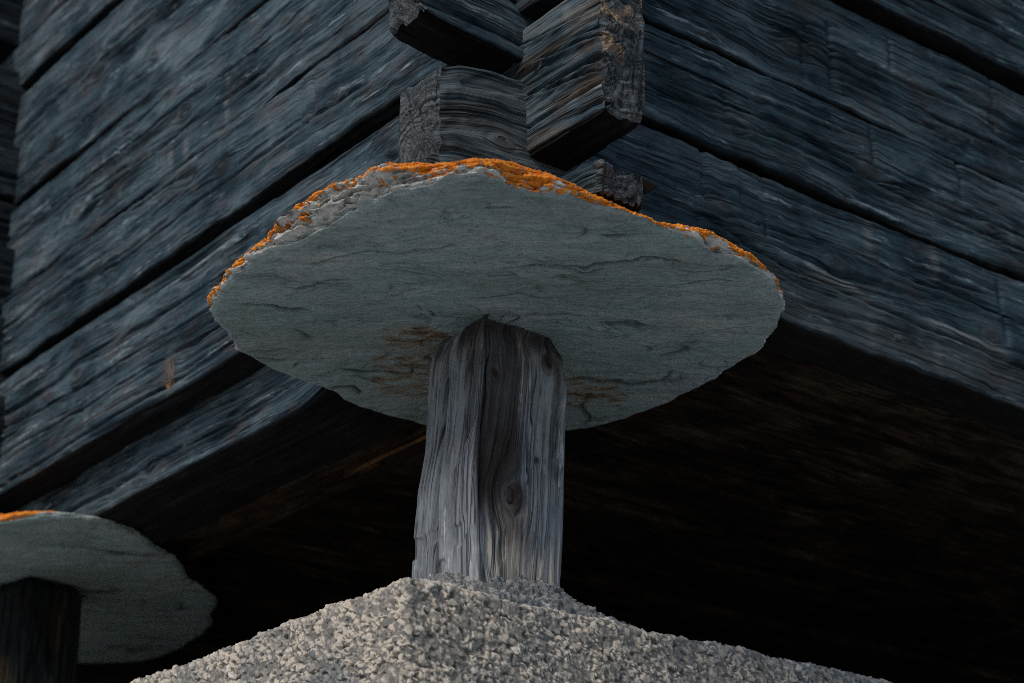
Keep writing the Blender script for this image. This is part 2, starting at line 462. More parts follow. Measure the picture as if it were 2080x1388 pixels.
def make_log(name, axis, u, face, thick, z0, z1, seed, mat, parent=granary, off=GL, r=0.010, knots=(), cracks=(), notches=(),
             amp=1.0, rnd=1.0, vstep=0.0022, bstep=0.005, facefn=None, thickfn=None, z0fn=None, z1fn=None, end=None,
             tanfn=None, palefn=None, endtan=None, rough=1.0, pith=(-0.08, 0.0), wob=1.0, label=None):
    """one hewn timber: u runs along it, 'face' is the plane of its outer side, d points out of the wall"""
    h = z1 - z0
    zm = 0.5 * (z0 + z1)
    nb = max(3, int((thick - 2 * r) / bstep)); nf = max(6, int((h - 2 * r) / vstep)); na = max(3, int(1.57 * r / vstep))
    d = []; z = []; nd = []; nz = []; v = []
    for i in range(nb):                        # underside, back to front
        t = i / nb; dd = -thick + r + (thick - 2 * r) * t
        d.append(dd); z.append(z0); nd.append(0); nz.append(-1); v.append(z0 - zm + dd)
    for i in range(na):
        a = -math.pi / 2 + math.pi / 2 * i / na
        d.append(-r + r * math.cos(a)); z.append(z0 + r + r * math.sin(a)); nd.append(math.cos(a)); nz.append(math.sin(a))
        v.append(z0 - zm - r * (1 - 2 * i / na))
    for i in range(nf):
        zz = z0 + r + (h - 2 * r) * i / nf
        d.append(0); z.append(zz); nd.append(1); nz.append(0); v.append(zz - zm)
    for i in range(na):
        a = math.pi / 2 * i / na
        d.append(-r + r * math.cos(a)); z.append(z1 - r + r * math.sin(a)); nd.append(math.cos(a)); nz.append(math.sin(a))
        v.append(z1 - zm - r + 2 * r * i / na)
    nt = max(3, nb // 2)
    for i in range(nt):
        dd = -r - (thick - 2 * r) * i / nt
        d.append(dd); z.append(z1); nd.append(0); nz.append(1); v.append(z1 - zm - dd)
    for i in range(5):
        zz = z1 - h * i / 5
        d.append(-thick); z.append(zz); nd.append(-1); nz.append(0); v.append(zz - zm + 3.0)
    d, z, nd, nz, v = (np.array(q, float)[None, :] for q in (d, z, nd, nz, v))
    u = np.asarray(u, float)
    U = u[:, None]
    w = (z - z0) / h
    S = seed * 3.17 + 0.5
    eb = rnd * wob * (0.008 * pn(U * 1.7, S) + 0.005 * pn(U * 6, S + 3) + 0.0030 * pn(U * 14, S + 4) + 0.0022 * pn(U * 40, S + 5))
    et = rnd * wob * (0.008 * pn(U * 1.7, S + 9) + 0.005 * pn(U * 6, S + 13) + 0.0030 * pn(U * 14, S + 14) + 0.0022 * pn(U * 40, S + 15))
    if z0fn is not None:
        eb = eb + z0fn(U)
    if z1fn is not None:
        et = et + z1fn(U)
    Z = z + (1 - w) * eb + w * et
    fw = wob * (0.007 * pn(U * 1.1, z * 3, S) + 0.0026 * pn(U * 4, z * 8, S + 2) + 0.0009 * pn(U * 14, z * 24, S + 4))
    frontw = np.clip((d + thick) / thick, 0, 1)
    if thickfn is not None:
        D = d * thickfn(U)
    else:
        D = d + 0 * U
    D = D + fw * frontw
    if facefn is not None:
        D = D + facefn(U)
    # grain coordinate, bent round the knots
    gv = v + 0.016 * pn(U * 0.8, v * 3, S) + 0.0030 * pn(U * 2.6, v * 9, S + 1) + 0.0006 * pn(U * 9, v * 30, S + 2)
    gu = U + 0 * v
    dip = 0.0
    kn = 0.0 * gv
    for (ku, kz, kr) in knots:
        x = (gu - ku) * 0.55; y = v - (kz - zm)
        q = x * x + y * y
        gv = gv - y * kr * kr / (q + 0.45 * kr * kr) * 0.85
        rr_ = np.sqrt(q)
        dip = dip + 0.22 * kr * np.exp(-q / (1.6 * kr) ** 2) - 0.12 * kr * np.exp(-((rr_ - kr) / (0.22 * kr)) ** 2)
        kn = kn + np.exp(-q / (kr * 0.8) ** 2)
    rdg = 1 - 2 * np.abs(pn(gu * 3.5, gv * 30, S)); rdg2 = 1 - 2 * np.abs(pn(gu * 6, gv * 75, S + 4))
    disp = amp * (0.0008 * rdg * sst(-0.2, 0.5, pn(gu * 3, gv * 8, S + 40)) + 0.0007 * rdg2 * sst(-0.4, 0.3, pn(gu * 4, gv * 9, S + 43)) + 0.0007 * pn(gu * 9, gv * 170, S + 4))
    for (fu_, fv_, wd_, dp_, ga) in ((0.45, 13, 0.034, 0.014, 0.08), (0.9, 24, 0.050, 0.011, 0.08), (2.0, 46, 0.09, 0.007, 0.12)):
        Nn = pn(gu * fu_, gv * fv_, S + 6 + fu_)
        mk = sst(ga, ga + 0.25, pn(gu * fu_ * 1.6, gv * fv_ * 0.45, S + 8 + fu_))
        disp = disp - amp * dp_ * np.exp(-(Nn / wd_) ** 2) * mk
    disp = disp - amp * 0.0030 * sst(0.46, 0.54, pn(gu * 7, gv * 24, S + 21)) + amp * 0.0018 * sst(0.46, 0.54, pn(gu * 6, gv * 20, S + 25))
    for (u0, u1, zc, slope, wd, dp) in cracks:
        wd = wd * 1.45; dp = dp * 1.5
        yc = v - (zc - zm) - slope * (gu - u0) + 0.010 * pn(gu * 2.5, S + 31) + 0.003 * pn(gu * 14, S + 33)
        win = sst(u0 - 0.02, u0 + 0.06, gu) * (1 - sst(u1 - 0.08, u1 + 0.02, gu))
        disp = disp - dp * np.exp(-(yc / wd) ** 2) * win + 0.35 * dp * np.exp(-((yc + 2.6 * wd) / (1.8 * wd)) ** 2) * win
    for (nu, na_, nb_, wd, dp) in notches:
        win = sst(na_ - 0.01, na_ + 0.01, z) * (1 - sst(nb_ - 0.01, nb_ + 0.01, z))
        disp = disp - dp * np.exp(-((gu - nu + 0.004 * pn(z * 30, S)) / wd) ** 2) * win
    disp = disp + dip
    if end is not None:                        # crumbling near the cut end
        e = np.exp(-np.abs(U - u[0]) / 0.022)
        disp = disp + e * (0.006 * pn(U * 55, v * 60, S) - 0.004) * (amp * 0.6 + 0.4)
    disp = disp * np.where(nd < -0.5, 0.2, 1.0)
    D = D + nd * disp
    Z = Z + nz * disp
    UU = U + 0 * D

    def place(Uc, Dc, Zc):
        if axis == 'x':
            P = np.stack([Uc, face - Dc, Zc], -1)
        else:
            P = np.stack([face - Dc, Uc, Zc], -1)
        return P - off
    m = D.shape[1]
    V = place(UU, D, Z)
    tanv = np.zeros_like(D) + np.clip(kn, 0, 1) * 0.12
    if tanfn is not None:
        tanv = tanv + tanfn(UU, Z)
    palev = 0.40 * sst(0.42, 0.8, pn(UU * 24, Z * 4, S + 70)) * sst(0.0, 0.35, pn(UU * 4, Z * 9, S + 72)) + (0.0 if palefn is None else palefn(UU, Z))
    grain = np.stack([gu + seed * 5.3, gv + seed * 1.7, np.full_like(gv, seed * 9.1)], -1)
    o = link_mesh(name, V, grid_quads(len(u), m, True, axis == 'x'), mat, parent,
                  {'grain': grain, 'tan': np.clip(tanv, 0, 1), 'pale': palev, 'stain_or_shade': 0.95 * sst(0.45, 0.85, -nz) * (mat is not M_BROWN) + 0.5 * np.clip(kn, 0, 1)})  # undersides near black: unsilvered brown plus shade painted into the colour; knots stained
    if label:
        o['label'] = label
    if end is not None:
        K = end
        cd = D[0].mean(); cz = 0.5 * (Z[0].max() + Z[0].min())
        cd = 0.5 * (D[0].max() + D[0].min())
        k = np.linspace(0, 1, K)[:, None] ** 1.0
        Dc = D[0][None] + (cd - D[0][None]) * k * 0.995
        Zc = Z[0][None] + (cz - Z[0][None]) * k * 0.995
        ax = rough * 0.012 * fbm(Dc * 20, Zc * 20, S, 3) + rough * 0.0042 * fbm(Dc * 110, Zc * 110, S + 5, 3)
        pd, pz = Dc - (cd + pith[0]), Zc - (cz + pith[1])
        an = np.arctan2(pz, pd); rr = np.hypot(pd, pz)
        ax = ax + 0.007 * np.exp(-(pn(an * 3.2, rr * 5, S) / 0.07) ** 2) * sst(-0.1, 0.3, pn(an * 2, 0, S + 3))
        ax = ax - 0.004 * np.sqrt(np.clip(k / 0.12, 0, 1)) + 0.0
        Uc = u[0] + ax * sst(0.0, 0.06, k) + 0 * Dc
        Vc = place(Uc, Dc, Zc)
        et_ = np.zeros_like(Dc) if endtan is None else endtan(Dc, Zc)
        link_mesh('log_end', Vc, grid_quads(K, m, True, axis != 'x'), M_END, o,
                  {'grain': np.stack([pd, pz, np.full_like(pd, seed * 9.1)], -1), 'tan': et_})
    return o


rng = random.Random(5)


def rknots(u0, u1, z0, z1, k, rmin=0.010, rmax=0.022):
    return [(rng.uniform(u0, u1), rng.uniform(z0 + 0.04, z1 - 0.04), rng.uniform(rmin, rmax)) for _ in range(k)]


def rcracks(u0, u1, z0, z1, k):
    return [(a, a + rng.uniform(0.4, 1.1), rng.uniform(z0 + 0.04, z1 - 0.04), rng.uniform(-0.02, 0.02), rng.uniform(0.0016, 0.003), rng.uniform(0.004, 0.010))
            for a in [rng.uniform(u0, u1) for _ in range(k)]]


def rnotch(u0, u1, z0, z1, k):
    r_ = []
    for _ in range(k):
        a = rng.uniform(z0, z1 - 0.06)
        r_.append((rng.uniform(u0, u1), a, a + rng.uniform(0.05, 0.14), rng.uniform(0.0025, 0.0045), rng.uniform(0.004, 0.009)))
    return r_


# right-hand wall (timbers along X, outer face towards -Y)
RU = [(-0.10, 1.35, 0.0065), (1.35, 5.0, 0.15)]
YF = -0.232
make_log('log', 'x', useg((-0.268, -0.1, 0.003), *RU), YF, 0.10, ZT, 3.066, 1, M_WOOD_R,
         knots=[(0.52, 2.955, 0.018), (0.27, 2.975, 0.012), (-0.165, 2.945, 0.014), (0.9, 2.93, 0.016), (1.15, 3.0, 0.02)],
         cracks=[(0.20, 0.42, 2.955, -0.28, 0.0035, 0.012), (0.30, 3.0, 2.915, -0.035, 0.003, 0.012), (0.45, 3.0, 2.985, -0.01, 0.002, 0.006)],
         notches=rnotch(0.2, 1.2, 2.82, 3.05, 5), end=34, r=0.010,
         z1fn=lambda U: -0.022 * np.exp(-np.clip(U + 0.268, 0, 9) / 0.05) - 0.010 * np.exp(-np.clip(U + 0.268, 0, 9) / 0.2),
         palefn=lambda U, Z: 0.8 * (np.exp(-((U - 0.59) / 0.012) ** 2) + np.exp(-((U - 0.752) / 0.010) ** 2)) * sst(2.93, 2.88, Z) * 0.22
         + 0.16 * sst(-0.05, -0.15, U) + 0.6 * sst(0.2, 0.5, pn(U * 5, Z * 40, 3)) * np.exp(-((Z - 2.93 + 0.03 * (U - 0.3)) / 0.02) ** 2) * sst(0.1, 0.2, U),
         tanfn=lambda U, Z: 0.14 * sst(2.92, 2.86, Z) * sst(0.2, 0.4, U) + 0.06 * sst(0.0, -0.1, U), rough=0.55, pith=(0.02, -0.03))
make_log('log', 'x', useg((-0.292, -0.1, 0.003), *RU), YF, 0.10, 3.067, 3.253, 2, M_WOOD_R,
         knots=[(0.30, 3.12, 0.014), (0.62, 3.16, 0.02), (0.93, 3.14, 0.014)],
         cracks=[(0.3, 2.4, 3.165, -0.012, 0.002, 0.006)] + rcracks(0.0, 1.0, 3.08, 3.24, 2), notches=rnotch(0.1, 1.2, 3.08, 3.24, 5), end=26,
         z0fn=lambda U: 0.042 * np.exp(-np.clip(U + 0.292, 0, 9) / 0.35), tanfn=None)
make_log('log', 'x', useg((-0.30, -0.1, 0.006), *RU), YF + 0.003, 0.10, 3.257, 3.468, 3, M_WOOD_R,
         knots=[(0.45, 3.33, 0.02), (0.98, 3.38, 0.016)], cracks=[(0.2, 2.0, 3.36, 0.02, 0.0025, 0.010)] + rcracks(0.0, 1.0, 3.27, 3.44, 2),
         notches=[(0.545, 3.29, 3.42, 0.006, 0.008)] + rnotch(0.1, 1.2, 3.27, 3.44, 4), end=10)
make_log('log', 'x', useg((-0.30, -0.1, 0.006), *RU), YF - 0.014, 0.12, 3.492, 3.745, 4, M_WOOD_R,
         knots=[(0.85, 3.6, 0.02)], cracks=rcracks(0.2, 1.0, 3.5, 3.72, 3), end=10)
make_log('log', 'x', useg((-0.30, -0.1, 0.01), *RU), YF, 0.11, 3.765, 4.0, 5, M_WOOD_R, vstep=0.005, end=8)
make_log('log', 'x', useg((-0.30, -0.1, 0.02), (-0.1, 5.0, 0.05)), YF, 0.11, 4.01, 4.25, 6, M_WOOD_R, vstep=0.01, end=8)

# left-hand wall (timbers along Y, outer face towards -X)
LU = [(-0.10, 0.30, 0.005), (0.30, 1.65, 0.007), (1.65, 5.0, 0.15)]
XF = -0.120
# thick ground beam
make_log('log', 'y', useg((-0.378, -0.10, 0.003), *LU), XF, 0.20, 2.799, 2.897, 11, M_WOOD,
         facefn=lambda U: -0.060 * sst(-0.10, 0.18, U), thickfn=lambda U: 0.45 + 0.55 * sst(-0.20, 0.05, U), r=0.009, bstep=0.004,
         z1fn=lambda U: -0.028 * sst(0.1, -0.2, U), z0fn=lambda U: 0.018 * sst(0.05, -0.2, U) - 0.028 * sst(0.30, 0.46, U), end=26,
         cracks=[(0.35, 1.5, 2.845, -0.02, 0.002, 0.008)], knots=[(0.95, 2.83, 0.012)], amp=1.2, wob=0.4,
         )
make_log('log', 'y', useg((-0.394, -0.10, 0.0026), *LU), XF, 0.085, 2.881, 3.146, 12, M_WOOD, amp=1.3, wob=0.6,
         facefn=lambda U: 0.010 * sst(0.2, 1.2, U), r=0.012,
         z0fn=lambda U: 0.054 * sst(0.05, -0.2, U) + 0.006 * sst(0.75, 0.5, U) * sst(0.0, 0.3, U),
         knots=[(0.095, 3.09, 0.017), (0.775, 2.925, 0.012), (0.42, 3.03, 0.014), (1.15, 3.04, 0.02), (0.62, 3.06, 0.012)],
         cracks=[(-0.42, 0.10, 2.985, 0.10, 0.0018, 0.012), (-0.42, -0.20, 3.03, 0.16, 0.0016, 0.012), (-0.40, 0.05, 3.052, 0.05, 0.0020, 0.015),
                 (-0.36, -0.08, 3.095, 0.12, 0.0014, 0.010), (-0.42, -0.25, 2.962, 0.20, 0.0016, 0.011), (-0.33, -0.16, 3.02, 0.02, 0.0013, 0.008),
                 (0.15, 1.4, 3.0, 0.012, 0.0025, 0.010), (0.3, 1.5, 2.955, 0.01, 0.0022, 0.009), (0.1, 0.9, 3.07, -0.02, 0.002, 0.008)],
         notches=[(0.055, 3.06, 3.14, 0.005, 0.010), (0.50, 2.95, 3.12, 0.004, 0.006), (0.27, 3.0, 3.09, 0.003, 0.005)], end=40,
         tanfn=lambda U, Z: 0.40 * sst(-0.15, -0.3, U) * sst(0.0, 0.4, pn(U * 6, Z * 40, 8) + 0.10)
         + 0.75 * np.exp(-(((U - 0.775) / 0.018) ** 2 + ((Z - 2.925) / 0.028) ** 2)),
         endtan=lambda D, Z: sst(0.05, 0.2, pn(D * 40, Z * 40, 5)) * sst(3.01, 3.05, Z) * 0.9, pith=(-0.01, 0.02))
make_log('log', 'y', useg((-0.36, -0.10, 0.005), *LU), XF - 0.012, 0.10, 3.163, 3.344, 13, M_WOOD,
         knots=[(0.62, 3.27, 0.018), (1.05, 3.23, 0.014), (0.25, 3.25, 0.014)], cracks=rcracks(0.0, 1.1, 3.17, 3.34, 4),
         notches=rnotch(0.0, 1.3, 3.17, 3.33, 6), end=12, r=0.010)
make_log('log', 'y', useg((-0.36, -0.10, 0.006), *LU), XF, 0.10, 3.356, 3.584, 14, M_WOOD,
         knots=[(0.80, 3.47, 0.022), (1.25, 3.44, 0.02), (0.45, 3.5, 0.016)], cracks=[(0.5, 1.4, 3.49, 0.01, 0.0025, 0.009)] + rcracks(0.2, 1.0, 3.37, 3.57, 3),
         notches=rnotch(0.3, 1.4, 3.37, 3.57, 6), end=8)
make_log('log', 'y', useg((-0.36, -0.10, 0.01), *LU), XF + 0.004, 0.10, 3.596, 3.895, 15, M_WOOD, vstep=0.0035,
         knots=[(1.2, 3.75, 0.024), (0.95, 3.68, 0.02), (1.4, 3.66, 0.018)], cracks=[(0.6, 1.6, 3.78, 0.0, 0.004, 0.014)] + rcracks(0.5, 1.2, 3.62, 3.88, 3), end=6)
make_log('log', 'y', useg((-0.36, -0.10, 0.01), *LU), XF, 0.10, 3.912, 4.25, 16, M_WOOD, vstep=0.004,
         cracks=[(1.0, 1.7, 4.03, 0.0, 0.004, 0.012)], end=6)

# split peg driven into the left wall
a_ = np.linspace(0, 2 * math.pi, 16, endpoint=False)[None]; t_ = np.linspace(0.02, 0.98, 12)[:, None]
pr_ = np.sin(np.pi * t_ ** 0.75) ** 0.8 * (1 + 0.15 * np.sin(3 * a_ + 5 * t_))
PV = np.stack([XF - 0.005 - 0.008 * pr_ * np.cos(a_), 0.778 + 0.026 * pr_ * np.sin(a_) - 0.006 * t_, 2.950 - 0.058 * t_ + 0.004 * np.sin(4 * a_)], -1) - GL
link_mesh('peg', PV, grid_quads(12, 16, True), M_PEG, granary,
          {'grain': np.stack([t_ * 0.06 + 0 * a_, np.sin(a_) * 0.016 + 0 * t_, 0 * a_ + 0 * t_], -1), 'tan': 0.10 + 0.80 * sst(0.72, 0.92, t_) + 0 * a_, 'pale': 0 * a_ + 0 * t_, 'stain_or_shade': 0 * a_ + 0 * t_})

# cross wall whose timber ends show at the far left
for i, (za, zb, ux) in enumerate([(2.90, 3.105, -0.34), (3.11, 3.30, -0.37), (3.305, 3.47, -0.33), (3.476, 3.60, -0.36), (3.612, 3.74, -0.34), (3.745, 3.955, -0.40), (4.03, 4.25, -0.38)]):
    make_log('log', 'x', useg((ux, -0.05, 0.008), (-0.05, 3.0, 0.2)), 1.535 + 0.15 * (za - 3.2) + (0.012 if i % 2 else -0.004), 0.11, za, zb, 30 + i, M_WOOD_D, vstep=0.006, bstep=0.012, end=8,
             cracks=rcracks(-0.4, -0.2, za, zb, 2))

# floor boards and the sill plank seen from below
fu = useg((0.145, 2.6, 0.02), (2.6, 4.9, 0.2))
y = -0.125
i = 0
while y < 4.6:
    wd = rng.uniform(0.17, 0.26)
    zf = 2.852 + rng.uniform(-0.018, 0.018)
    make_log('floor_board', 'x', fu, y, wd - 0.004, zf, zf + 0.045, 50 + i, M_BROWN, r=0.007, vstep=0.012,
             bstep=0.008 if y < 2.4 else 0.04, wob=0.35, amp=1.3)
    y += wd
    i += 1
M_LIT_STRIP = wood_mat('lit_larch', (0.03, 0.016, 0.008), (0.11, 0.058, 0.028), (0.26, 0.155, 0.08), (0.10, 0.04, 0.016))  # brightened wood: bounced light painted into the colour
make_log('lit_strip', 'y', useg((0.38, 0.74, 0.01)), 0.225, 0.055, 2.792, 2.806, 93, M_LIT_STRIP, r=0.005, vstep=0.004, bstep=0.004, wob=0.3)  # bright strip added as a bounce-lit streak beside the sill plank
make_log('sill_plank', 'y', useg((-0.12, 1.5, 0.015), (1.5, 4.5, 0.2)), 0.150, 0.15, 2.806, 2.838, 90, M_BROWN, r=0.008, vstep=0.01, bstep=0.006, wob=0.4, amp=1.2,
         palefn=None, tanfn=lambda U, Z: 0.15 + 0.85 * sst(0.1, 0.4, pn(U * 3, Z * 3, 5.5)) * sst(0.45, 0.0, np.abs(U - 0.35)) + 0 * Z)  # tan streak near the corner paints bounced light onto the plank
# unseen back of the building, so that the inside stays closed and dark
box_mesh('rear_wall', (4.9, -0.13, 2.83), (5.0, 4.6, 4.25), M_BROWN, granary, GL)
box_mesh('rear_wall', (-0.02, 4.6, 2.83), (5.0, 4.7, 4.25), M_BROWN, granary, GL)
box_mesh('ceiling_plate', (-0.11, -0.22, 4.255), (5.0, 4.7, 4.32), M_BROWN, granary, GL)  # unseen plate added overhead to keep light out of the log gaps
# small split wedge driven in beside the lowest timber end
wv = np.array([(-0.034, -0.372, 2.872), (0.004, -0.372, 2.868), (-0.028, -0.372, 2.846), (-0.034, -0.25, 2.880), (0.010, -0.25, 2.874), (-0.028, -0.25, 2.840)]) - GL
wq = [(0, 1, 4, 3), (1, 2, 5, 4), (2, 0, 3, 5), (0, 2, 1, 1), (3, 4, 5, 5)]
wme = bpy.data.meshes.new('wedge')
wme.from_pydata([tuple(p) for p in wv], [], [(0, 1, 4, 3), (1, 2, 5, 4), (2, 0, 3, 5), (0, 2, 1), (3, 4, 5)])
wme.materials.append(M_BROWN)
wob_ = bpy.data.objects.new('wedge', wme); COL.objects.link(wob_); wob_.parent = granary

# ------------------------------------------------------------------ base wall with roughcast corner
XW, YW, ZW = -0.240, -0.134, 2.320
BL = np.array([XW, YW, 0.0])
base = empty('base_wall', tuple(BL), 'cream roughcast masonry corner under the central wooden post', 'wall')
base['kind'] = 'thing'


def pebbles(a, b, seed):
    """height and per-pebble value of thrown render at surface coordinates a, b (metres)"""
    a = a * 0.80 + 0.25 * b; b = b * 0.95
    a0, b0 = a, b
    a = a0 + 0.0034 * pn(a0 * 120, b0 * 120, seed + 0.3) + 0.0012 * pn(a0 * 300, b0 * 300, seed + 1.3); b = b0 + 0.0034 * pn(a0 * 120, b0 * 120, seed + 5.3) + 0.0012 * pn(a0 * 300, b0 * 300, seed + 6.3)
    f1, r1, q1 = worley2(a / 0.0080, b / 0.0080, seed)
    f2, r2, q2 = worley2(a / 0.0046 + 40, b / 0.0046, seed + 7)
    h1 = np.sqrt(np.clip(1 - (f1 / (0.34 + 0.30 * q1)) ** 2, 0, 1)) * (0.15 + 0.85 * r1 ** 1.3)
    h2 = np.sqrt(np.clip(1 - (f2 / (0.32 + 0.3 * q2)) ** 2, 0, 1)) * (0.15 + 0.85 * r2)
    h1 = h1 * (q1 > 0.38); h2 = h2 * (q2 > 0.42)
    h = np.maximum(h1 * 0.0066, h2 * 0.0046) * (0.25 + 0.75 * sst(-0.3, 0.3, pn(a * 30, b * 30, seed + 11)))
    pid = np.where(h1 * 0.0066 >= h2 * 0.0046, r1 * 7.31 % 1, r2 * 5.77 % 1)
    low = fbm(a * 26, b * 26, seed + 3, 3) * 0.0026 + fbm(a * 150, b * 150, seed + 9, 3) * 0.0026 - 0.007 * sst(0.22, 0.5, pn(a * 110, b * 110, seed + 31))
    return h + low, pid, np.clip(h / 0.0055, 0, 1)


st = 0.0013
# path: far left -> corner -> far right, with a rounded corner
rc = 0.011
left = useg((4.6, 0.75, -0.25), (0.75, rc, -st)) if False else np.concatenate([np.linspace(4.6, 0.80, 14)[:-1], np.linspace(0.80, rc, int(0.77 / st))])
pts = [(0.0, yy, -1.0, 0.0) for yy in left]
for t in np.linspace(0, 1, int(1.57 * rc / st))[1:-1]:
    a = t * math.pi / 2
    pts.append((rc - rc * math.cos(a), rc - rc * math.sin(a), -math.cos(a), -math.sin(a)))
right = np.concatenate([np.linspace(rc, 0.98, int(0.95 / st)), np.linspace(0.98, 4.8, 14)[1:]])
pts += [(xx, 0.0, 0.0, -1.0) for xx in right]
pts = np.array(pts)
S_ = np.concatenate([[0], np.cumsum(np.hypot(np.diff(pts[:, 0]), np.diff(pts[:, 1])))])
S_ = S_ - 4.6
rt = 0.011
zz = np.concatenate([[2.05], np.arange(2.13, ZW - rt, st)])
prof = [(0.0, q, 1.0, 0.0, q) for q in zz]
for t in np.linspace(0, 1, int(1.57 * rt / st))[1:]:
    a = t * math.pi / 2
    prof.append((rt - rt * math.cos(a), ZW - rt + rt * math.sin(a), math.cos(a), math.sin(a), ZW - rt + rt * a))
prof.append((0.027, ZW - 0.001, 0.2, 1.0, ZW + 0.015))
prof = np.array(prof)
S2 = S_[:, None]; T2 = prof[:, 4][None]
hp, pid, proud = pebbles(S2 + 0 * T2, T2 + 0 * S2, 3)
edge = 0.0045 * pn(S2 * 7, 0, 2.2) + 0.0025 * pn(S2 * 31, 0, 6.2)          # uneven top edge
swell = 0.0025 * pn(S2 * 4, T2 * 6, 8.0)
topw = sst(ZW - 0.08, ZW, T2)
NX = pts[:, 2][:, None] * prof[:, 2][None]; NY = pts[:, 3][:, None] * prof[:, 2][None]; NZ = prof[:, 3][None] + 0 * S2
hh = 0.78 * hp + swell
VX = pts[:, 0][:, None] - pts[:, 2][:, None] * prof[:, 0][None] + NX * hh
VY = pts[:, 1][:, None] - pts[:, 3][:, None] * prof[:, 0][None] + NY * hh
VZ = prof[:, 1][None] + NZ * hh + topw * edge
j1 = 0.0015 * pn(S2 * 130, T2 * 130, 14.2); j2 = 0.0018 * pn(S2 * 130, T2 * 130, 19.2) - 0.25 * hp
VX = VX - pts[:, 3][:, None] * j1; VY = VY + pts[:, 2][:, None] * j1; VZ = VZ + j2 * (1 - topw * 0.7)
greyv = sst(0.25, 0.8, S2) * 0.6 * sst(2.24, 2.32, T2) + 0.5 * sst(0.0, 0.5, pn(S2 * 5, T2 * 8, 4.0)) * (S2 < 0)
link_mesh('roughcast', np.stack([VX, VY, VZ], -1), grid_quads(len(pts), len(prof), flip=True), M_CAST, base, {'pebble': pid, 'proud': proud, 'grey': greyv + 0 * T2})
# plain wall below the picture and the hidden inner side
bw = [(0.004, 4.6), (0.004, 0.02), (0.02, 0.004), (4.8, 0.004)]
bi = [(0.45, 4.6), (0.45, 0.45), (0.45, 0.45), (4.8, 0.45)]
V = [(x, y, 0.0) for x, y in bw] + [(x, y, 2.055) for x, y in bw] + [(x + 0.02 * (x < 1), y + 0.02 * (y < 1), 2.30) for x, y in bw] + [(x, y, 2.30) for x, y in bi] + [(x, y, 0.0) for x, y in bi]
q = []
for r_ in range(4):
    for k in range(3):
        q.append((r_ * 4 + k + 1, r_ * 4 + k, r_ * 4 + 4 + k, r_ * 4 + 5 + k))
link_mesh('wall_body', V, q, M_WALLB, base, smooth=False)
# mortar bed heaped round the foot of the post
mx = np.arange(-0.235, 0.46, 0.0016); my = np.arange(-0.128, 0.30, 0.0016)
MX, MY = np.meshgrid(mx, my, indexing='ij')
dd = np.hypot(np.maximum(np.abs(MX) - 0.065, 0), np.maximum(np.abs(MY) - 0.065, 0)) + 0.012 * pn(MX * 14, MY * 14, 2.0)
edged = np.minimum(MX + 0.235, MY + 0.128)
B0 = ZW - 0.024 * (1 - sst(-0.004, 0.022, edged)) + 0.068 * np.clip(1 - dd / 0.15, 0, 1) ** 1.15 * sst(-0.015, 0.090, edged)
gx_, gy_ = np.gradient(B0, mx, my)
nn = 1 / np.sqrt(1 + gx_ ** 2 + gy_ ** 2)
lump = 0.0075 * fbm(MX * 34, MY * 34, B0 * 34 + 5.0, 3) + 0.0045 * fbm(MX * 130, MY * 130, B0 * 130, 3)
hp, pid, proud = pebbles(MX + 0.7 * B0, MY + 0.7 * B0, 21)
lump = lump + 0.45 * hp + 0.002 * fbm(MX * 320, MY * 320, B0 * 320, 2)
lump = lump * sst(-0.01, 0.03, edged)
PX = MX - gx_ * nn * lump; PY = MY - gy_ * nn * lump; MZ = B0 + nn * lump
link_mesh('mortar_bed', np.stack([PX - BL[0], PY - BL[1], MZ], -1), grid_quads(len(mx), len(my), flip=False), M_MORTAR, base,
          {'pebble': pid, 'proud': proud, 'grey': 0.3 + 0 * MX})
# closed cellar under the granary: dark top and rear walls
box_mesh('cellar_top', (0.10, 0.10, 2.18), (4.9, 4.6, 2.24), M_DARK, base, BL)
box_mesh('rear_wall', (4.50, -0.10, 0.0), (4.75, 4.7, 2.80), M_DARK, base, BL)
box_mesh('rear_wall', (-0.2, 4.40, 0.0), (4.5, 4.65, 2.80), M_DARK, base, BL)


